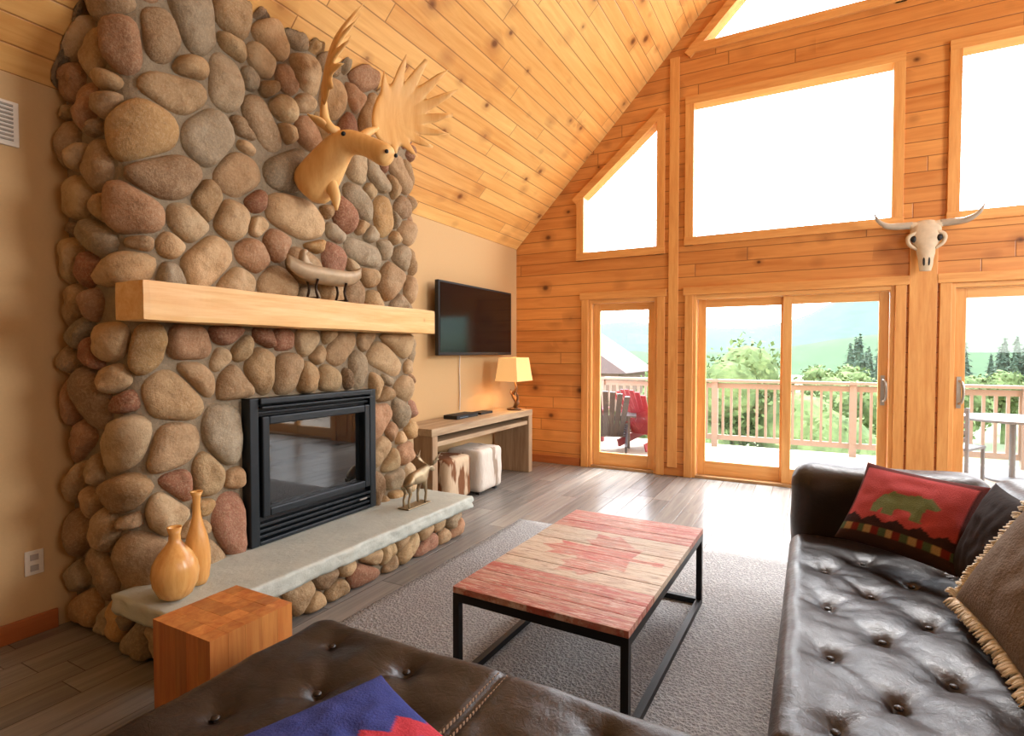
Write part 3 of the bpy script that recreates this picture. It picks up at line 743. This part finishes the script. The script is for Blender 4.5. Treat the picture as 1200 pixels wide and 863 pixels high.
sp.append(obj('armrest',rgrid((-.09,3.34,.1),(.80,3.64,.84),.12,.03,sf),leatherM,True))
sp.append(boxes('base',[((-.05,.45,.07),(.98,3.55,.18)),((-1.56,.42,.07),(-.05,1.44,.18))],blackMat))
sp.append(boxes('feet',[((x,y,.018 if y>1.5 else 0),(x+.06,y+.06,.07)) for x,y in ((-.03,3.45),(.82,3.45),(-1.5,.65),(-1.5,1.34),(-.03,1.65),(.85,.65))],blackMat))
group('leather_sectional_sofa',(0,2,0),sp)
# ------------------------------------------------------------------ pillows
def pillow(name,c,ax,ay,w,h,t,colfn,mat,n=44):
    ax=Vector(ax).normalized(); az=ax.cross(Vector(ay)).normalized(); ay=az.cross(ax); c=Vector(c)
    bm=bmesh.new(); uv=[]
    def sheet(sg):
        g=[]
        for i in range(n+1):
            r=[]
            for j in range(n+1):
                u=i/n*2-1;v=j/n*2-1
                th=t/2*max(0,(1-abs(u)**2.6))**.55*max(0,(1-abs(v)**2.6))**.55
                pu=u*(1-.07*(1-v*v)) ; pv=v*(1-.07*(1-u*u))
                th+=.010*mn.noise(Vector((u*4+c.x*5,v*4,sg)))*(1-u*u)*(1-v*v)
                uv.append((u,v,sg)); r.append(bm.verts.new(c+ax*pu*w/2+ay*pv*h/2+az*sg*th))
            g.append(r)
        for i in range(n):
            for j in range(n):
                f=(g[i][j],g[i+1][j],g[i+1][j+1],g[i][j+1]); bm.faces.new(f if sg>0 else f[::-1])
    sheet(1);sheet(-1)
    o=obj(name,bm,mat,True); setcol(o,lambda co,i:colfn(*uv[i])); return o
def fabric(name,scale=120,b=.5):
    m=NT(name,.9,.15); n=m.noise(scale=scale,detail=3); c=m.attr(); m.col(m.mix(m.mapr(n,.3,.7,0,.5),c,m.mix(1.,c,(.55,.5,.5,1),'MULTIPLY'))); m.bump(n,b,.005); return m.m
bearP=[(-.62,-.1),(-.5,.12),(-.3,.28),(0,.26),(.25,.34),(.38,.3),(.5,.32),(.72,.12),(.7,.02),(.5,.0),(.45,-.15),(.46,-.45),(.24,-.45),(.2,-.2),(-.12,-.2),(-.14,-.45),(-.38,-.45),(-.4,-.25),(-.5,-.45),(-.66,-.45)]
def redp(u,v,s):
    if inpoly(u*1.25,v*1.25-.1,bearP): return lin((118,132,92))
    if v<-.62:
        k=int((u+1)*8)%3
        return (lin((80,98,70)),lin((176,150,106)),lin((120,44,40)))[k] if v>-.8 else lin((64,44,40))
    z=abs((u*2.5)%1-.5)*2
    if v<-.5+.14*z: return lin((60,40,42))
    if v>.86: return lin((90,40,36))
    return lin((186,82,84)) if abs(u)<.93 else lin((80,40,36))
pillow('bear_pillow',(.40,3.08,.71),(.335,-.2,-.02),(.22,.14,.30),.50,.43,.14,redp,fabric('woven_tapestry',220,.6),60)
pillow('dark_throw_pillow',(.63,2.76,.71),(.1,-1,.0),(.30,0.1,.8),.42,.42,.12,lambda u,v,s:lin((44,34,30)),fabric('dark_suede',60,.3))
PC=(.655,2.29,.75)
bp=pillow('pillow_body',PC,(.12,-1,-.06),(.42,.05,.75),.60,.54,.16,lambda u,v,s:lin((122,108,94)),fabric('brown_faux_fur',90,.9))
bm=bmesh.new(); rnd=random.Random(4); c=Vector(PC); ax=Vector((.12,-1,-.06)).normalized(); az=ax.cross(Vector((.42,.05,.75))).normalized(); ay=az.cross(ax)
for k in range(1600):
    e=k%4; t=rnd.uniform(-1,1); u,v=((t,-1),(t,1),(-1,t),(1,t))[e]
    pu=u*(1-.07*(1-v*v));pv=v*(1-.07*(1-u*u)); p=c+ax*pu*.30+ay*pv*.27
    o2=(ax*u*(1 if e>1 else rnd.uniform(-.4,.4))+ay*v*(1 if e<2 else rnd.uniform(-.4,.4))).normalized()*rnd.uniform(.018,.038)+az*rnd.uniform(-.016,.03)
    sweep(bm,[p,p+o2*.5+Vector((0,0,.003)),p+o2+Vector((0,0,-.008))],[.0045,.0045,.003],4,2)
fr=obj('fringe',bm,plain('cream_fringe',(238,230,214),.9),True)
group('fringed_throw_pillow',PC,[bp,fr])
def bluep(u,v,s):
    e=-.05+.25*abs((v*2.2)%1-.5)*2
    if u>e and not (u>.4 and abs(((v*2.2)%1)-.5)<.1): return lin((196,66,80))
    return lin((62,72,140)) 
pillow('blue_patterned_cushion',(-.90,.88,.545),(.95,-.33,-.02),(.33,.95,.0),.46,.44,.09,bluep,fabric('blue_wool',160,.5),64)
# ------------------------------------------------------------------ cow skull
bone=plain('bone',(206,186,156),.7,nscale=18,namt=.25,bump=.4,bd=.006)
hornM=plain('horn',(170,156,136),.45,nscale=8,namt=.45,bump=.1)
kx,ky,kz=XC,YF-.10,2.62
bm=bmesh.new()
sweep(bm,[(kx,ky+.03,kz+.06),(kx,ky,kz+.02),(kx,ky-.01,kz-.08),(kx,ky-.02,kz-.2),(kx,ky-.03,kz-.32),(kx,ky-.02,kz-.40)],[(.09,.04),(.12,.055),(.125,.06),(.075,.055),(.058,.045),(.045,.025)],18,5)
for sg in (-1,1): 
    sweep(bm,[(kx+sg*.07,ky-.03,kz-.03),(kx+sg*.135,ky-.035,kz-.07),(kx+sg*.13,ky-.03,kz-.14),(kx+sg*.07,ky-.03,kz-.19)],[.02,.022,.018,.014],8,4)
    sweep(bm,[(kx+sg*.05,ky,kz+.03),(kx+sg*.13,ky,kz+.045)],[.04,.034],10,3)
s1=obj('skull_bone',bm,bone,True,True)
bm=bmesh.new()
for sg in (-1,1):
    sweep(bm,[(kx+sg*.11,ky,kz+.045),(kx+sg*.20,ky-.01,kz+.045),(kx+sg*.30,ky-.03,kz+.05),(kx+sg*.38,ky-.06,kz+.10),(kx+sg*.42,ky-.07,kz+.18)],[.034,.034,.029,.018,.004],12,6)
s2=obj('horns',bm,hornM,True,True)
bm=bmesh.new()
for sg in (-1,1):
    sphere(bm,(kx+sg*.098,ky-.043,kz-.095),(.024,.02,.032)); sphere(bm,(kx+sg*.018,ky-.066,kz-.31),(.012,.01,.045))
s3=obj('sockets',bm,blackMat,True)
s4=box('hanger',(kx-.02,ky+.03,kz-.02),(kx+.02,YF-.001,kz+.03),blackMat)
group('longhorn_skull',(kx,ky,kz),[s1,s2,s3,s4])
# ------------------------------------------------------------------ outside
deckM=planks('deck_boards',0,1,.14,4,(140,126,112),(176,164,148),(120,100,80),(70,60,50),rough=.7,kt=.98)
box('deck',(-9,YF+.2,-.2),(10,9.6,-.06),deckM)
railM=plain('rail_wood',(148,132,118),.7)
bm=bmesh.new(); RY=9.4
x=-9
while x<10:
    addbox(bm,(x,RY-.05,-.06),(x+.09,RY+.05,1.02)); x+=1.9
x=-9
while x<10: addbox(bm,(x,RY-.018,.05),(x+.035,RY+.018,.92)); x+=.125
addbox(bm,(-9,RY-.07,.98),(10,RY+.07,1.02)); addbox(bm,(-9,RY-.02,.88),(10,RY+.02,.96)); addbox(bm,(-9,RY-.02,.05),(10,RY+.02,.13))
obj('deck_railing',bm,railM)
def adirondack(name,loc_,rot,mat):
    Mx=Matrix.Translation(loc_)@Matrix.Rotation(rot,4,'Z'); bm=bmesh.new()
    for k in range(7):
        xx=-.27+k*.09; h=.95-.9*(xx*xx)*1.6
        a=Vector((xx*.75,.28,.27));d=Vector((xx*1.15,.28+.38*h*.9,.27+h*.72)); 
        beam(bm,Mx@a,Mx@d,.075,.018)
    for k in range(6): addbox(bm,(-.27,-.3+k*.1,.36-k*.022),(.27,-.21+k*.1,.38-k*.022),Mx)
    for sg in (-1,1):
        addbox(bm,(sg*.36-.07,-.38,.56),(sg*.36+.07,.4,.585),Mx); addbox(bm,(sg*.31-.02,-.34,0.002),(sg*.31+.02,-.24,.56),Mx)
        beam(bm,Mx@Vector((sg*.29,-.34,.32)),Mx@Vector((sg*.29,.5,.09)),.03,.12); addbox(bm,(sg*.33-.015,.3,.1),(sg*.33+.015,.38,.56),Mx)
    addbox(bm,(-.34,.34,.5),(.34,.37,.58),Mx)
    return obj(name,bm,mat)
redC=plain('red_chair_paint',(128,28,38),.5); blkC=plain('dark_chair_paint',(52,50,54),.5)
adirondack('adirondack_chair',(-2.75,8.2,-.06),math.radians(195),blkC)
adirondack('adirondack_chair.001',(-2.15,8.7,-.06),math.radians(150),redC)
adirondack('adirondack_chair.002',(-3.4,8.7,-.06),math.radians(185),redC)
bm=bmesh.new(); lathe(bm,(2.1,8.5,-.058),[(.25,0),(.25,.02),(.03,.04),(.03,.7),(.5,.71),(.52,.72),(.52,.74),(.5,.745)],32); obj('patio_table',bm,plain('patio_gray',(96,98,100),.5),False,True)
def patio_chair(name,l,r):
    Mx=Matrix.Translation(l)@Matrix.Rotation(r,4,'Z'); bm=bmesh.new()
    addbox(bm,(-.23,-.23,.42),(.23,.23,.45),Mx)
    for sx in (-1,1):
        for s2 in (-1,1): addbox(bm,(sx*.21-.015,s2*.21-.015,0.002),(sx*.21+.015,s2*.21+.015,.42 if s2<0 else .9),Mx)
    for k in range(5): addbox(bm,(-.2,.2,.52+k*.08),(.2,.22,.57+k*.08),Mx)
    return obj(name,bm,plain(name+'_m',(84,86,90),.5))
patio_chair('patio_chair',(1.45,8.0,-.06),2.6); patio_chair('patio_chair.001',(2.85,8.7,-.06),-1.2)
gm=plain('meadow',(92,104,72),.95,nscale=.3,namt=.3,bump=0); box('ground',(-260,9.8,-4.2),(260,420,-4),gm)
def hill(name,dist,prof,c,seed):
    bm=bmesh.new(); n=140; rows=[]
    for i in range(n+1):
        a=-1.25+2.3*i/n; 
        h=prof(a)+.008*dist*mn.fractal(Vector((a*9+seed,0,0)),1.0,2.0,5)
        r=[]
        for k in range(9):
            t=k/8; D=dist*(1+.5*t); hh=-4+(h+4)*math.sin(t*math.pi/2)+dist*.006*mn.noise(Vector((a*30,t*8,seed)))*(t>0)
            r.append(bm.verts.new((math.sin(a)*D,math.cos(a)*D,hh)))
        rows.append(r)
    for a,b in zip(rows,rows[1:]):
        for k in range(8): bm.faces.new((a[k],a[k+1],b[k+1],b[k]))
    o=obj(name,bm,None,True,True); m=NT(name+'_m',.95,.05); q=m.noise(scale=.12,detail=8,rough=.7); cc=lin(c); m.col(m.mix(q,tuple(v*.7 for v in cc[:3])+(1,),tuple(v*1.3 for v in cc[:3])+(1,))); o.data.materials.append(m.m)
g=lambda a,m,s:math.exp(-((a-m)/s)**2)
hill('distant_hill',300,lambda a:14+38*g(a,.14,.14)+54*g(a,.52,.22)+10*g(a,-.3,.2),(68,86,78),3)
hill('near_hill',150,lambda a:1.5+6*g(a,.12,.15)+8*g(a,.5,.2),(58,76,56),8)
def leafcloud(bm,rnd,c,r,n,s):
    for _ in range(n):
        d=Vector((rnd.gauss(0,1),rnd.gauss(0,1),rnd.gauss(0,1))).normalized()
        rr=r*(.72+.34*rnd.random()+.25*mn.noise(d*2.2+c))
        p=c+Vector((d.x*rr,d.y*rr,d.z*rr*.9))
        u=Vector((rnd.gauss(0,1),rnd.gauss(0,1),rnd.gauss(0,1))).normalized(); v=u.cross(d+Vector((.01,.02,.03))).normalized()
        q=s*rnd.uniform(.6,1.3)
        bm.faces.new([bm.verts.new(p+u*q),bm.verts.new(p+v*q*.6),bm.verts.new(p-u*q),bm.verts.new(p-v*q*.6)])
def forest(name,spec,mat):
    bm=bmesh.new(); rnd=random.Random(21)
    for (x,y,h,kind) in spec:
        if kind:
            bmesh.ops.create_cone(bm,cap_ends=True,segments=8,radius1=h*.13,radius2=h*.01,depth=h*.85,matrix=Matrix.Translation((x,y,-4+h*.53)))
            for _ in range(260):
                t=rnd.random()**.7; z=-4+h*(.97-.85*t); R=h*(.02+.2*t)*(.75+.35*math.sin(t*45)); a=rnd.uniform(0,6.283)
                p=Vector((x+R*math.cos(a),y+R*math.sin(a),z)); o2=Vector((math.cos(a),math.sin(a),-.35))*h*.04; w=Vector((-math.sin(a),math.cos(a),0))*h*.022
                bm.faces.new([bm.verts.new(p-o2),bm.verts.new(p+w),bm.verts.new(p+o2),bm.verts.new(p-w)])
        else:
            for q in range(6):
                r=h*rnd.uniform(.14,.23); c=Vector((x+rnd.uniform(-.22,.22)*h,y+rnd.uniform(-.22,.22)*h,-4+h*rnd.uniform(.42,.82)))
                bmesh.ops.create_icosphere(bm,subdivisions=2,radius=r*.72,matrix=Matrix.Translation(c))
                leafcloud(bm,rnd,c,r,330 if y<25 else 170,.085 if y<25 else .15)
            bmesh.ops.create_cone(bm,cap_ends=True,segments=7,radius1=h*.03,radius2=h*.02,depth=h*.5,matrix=Matrix.Translation((x,y,-4+h*.25)))
    return obj(name,bm,mat,False)
def leafM(name,a,b):
    m=NT(name,.9,.1); q=m.noise(scale=1.2,detail=6,rough=.75); m.col(m.mix(m.mapr(q,.35,.65,0,1),lin(a),lin(b))); return m.m
rnd=random.Random(5)
dec=[(rnd.uniform(-26,32),rnd.uniform(22,50),rnd.uniform(3.4,5.4),0) for _ in range(64)]+[(-2.6,15,5.9,0),(-.9,16,6.2,0),(-3.9,17,5.4,0),(.6,18,5.2,0),(-5.4,16,5.2,0)]
dec=[d for d in dec if not(-18<d[0]<-5 and 20<d[1]<36)]
forest('deciduous_trees',dec,leafM('leaves',(58,72,44),(104,120,76)))
forest('conifer_trees',[(rnd.uniform(4,90),rnd.uniform(66,115),rnd.uniform(5.5,8.2),1) for _ in range(230)],leafM('needles',(48,62,54),(70,86,70)))
bm=bmesh.new(); addbox(bm,(-14,27,-4),(-8.5,32,.5)); w1=obj('walls',bm,plain('house_wall',(96,74,62),.8))
bm=bmesh.new(); prism(bm,-14.5,-11.25,.4,.4,.45,2.6,26.6,32.4); prism(bm,-11.25,-8,.4,.4,2.6,.45,26.6,32.4); w2=obj('roof',bm,plain('house_roof',(84,68,66),.8))
group('neighbor_house',(-11,29,-4),[w1,w2])
# ------------------------------------------------------------------ lights
W=bpy.data.worlds.new('World'); S.world=W; W.use_nodes=True; nt=W.node_tree; bg=nt.nodes['Background']
tcn=nt.nodes.new('ShaderNodeTexCoord'); sp_=nt.nodes.new('ShaderNodeSeparateXYZ'); rp=nt.nodes.new('ShaderNodeValToRGB')
nt.links.new(tcn.outputs['Generated'],sp_.inputs[0]); nt.links.new(sp_.outputs[2],rp.inputs[0]); nt.links.new(rp.outputs[0],bg.inputs[0])
rp.color_ramp.elements[0].color=(.97,.99,1,1); rp.color_ramp.elements[1].color=(.78,.88,1,1); bg.inputs[1].default_value=9.0
for (a,b,z,t0,t1) in ops:
    zt=max(t0,t1)
    L=bpy.data.lights.new('portal','AREA'); L.shape='RECTANGLE'; L.size=b-a; L.size_y=zt-z; L.cycles.is_portal=True
    o=bpy.data.objects.new('window_portal',L); S.collection.objects.link(o); o.location=((a+b)/2,YF+.22,(z+zt)/2); o.rotation_euler=(math.radians(-90),0,0)
L=bpy.data.lights.new('sun','SUN'); L.energy=12; L.angle=math.radians(26); L.color=(1,.98,.95); o=bpy.data.objects.new('sun',L); S.collection.objects.link(o)
o.rotation_euler=Vector((-.06,-.62,-1)).to_track_quat('-Z','Y').to_euler()
def area(name,loc_,tgt,size,en,col):
    L=bpy.data.lights.new(name,'AREA'); L.size=size; L.energy=en; L.color=col; o=bpy.data.objects.new(name,L); S.collection.objects.link(o)
    o.location=loc_; o.rotation_euler=(Vector(tgt)-Vector(loc_)).to_track_quat('-Z','Y').to_euler()
area('fireplace_fill',(4.3,4.2,3.0),(-2.8,2.8,1.7),1.8,200,(.98,.98,1))  # added off-camera fill that brightens the fireplace front, no actual lamp there
area('ceiling_fill',(2.8,1.0,2.4),(-1.5,5.5,4.5),2.0,50,(1,.98,.95))  # second added fill, lifts the ceiling and gable; not a fixture of the house
L=bpy.data.lights.new('lamp_bulb','POINT'); L.energy=8; L.color=(1,.75,.45); L.shadow_soft_size=.04; o=bpy.data.objects.new('lamp_bulb',L); S.collection.objects.link(o); o.location=(lx,ly,1.25)
# ------------------------------------------------------------------ camera
cam=bpy.data.cameras.new('cam'); cam.sensor_width=36; cam.lens=19.44; cam.clip_end=2000; co=bpy.data.objects.new('camera',cam); S.collection.objects.link(co)
co.location=(0,0,1.45); co.rotation_euler=(math.radians(90-1.6),0,math.radians(28.4)); S.camera=co
S.view_settings.view_transform='Standard'; S.view_settings.look='None'; S.view_settings.exposure=0.3
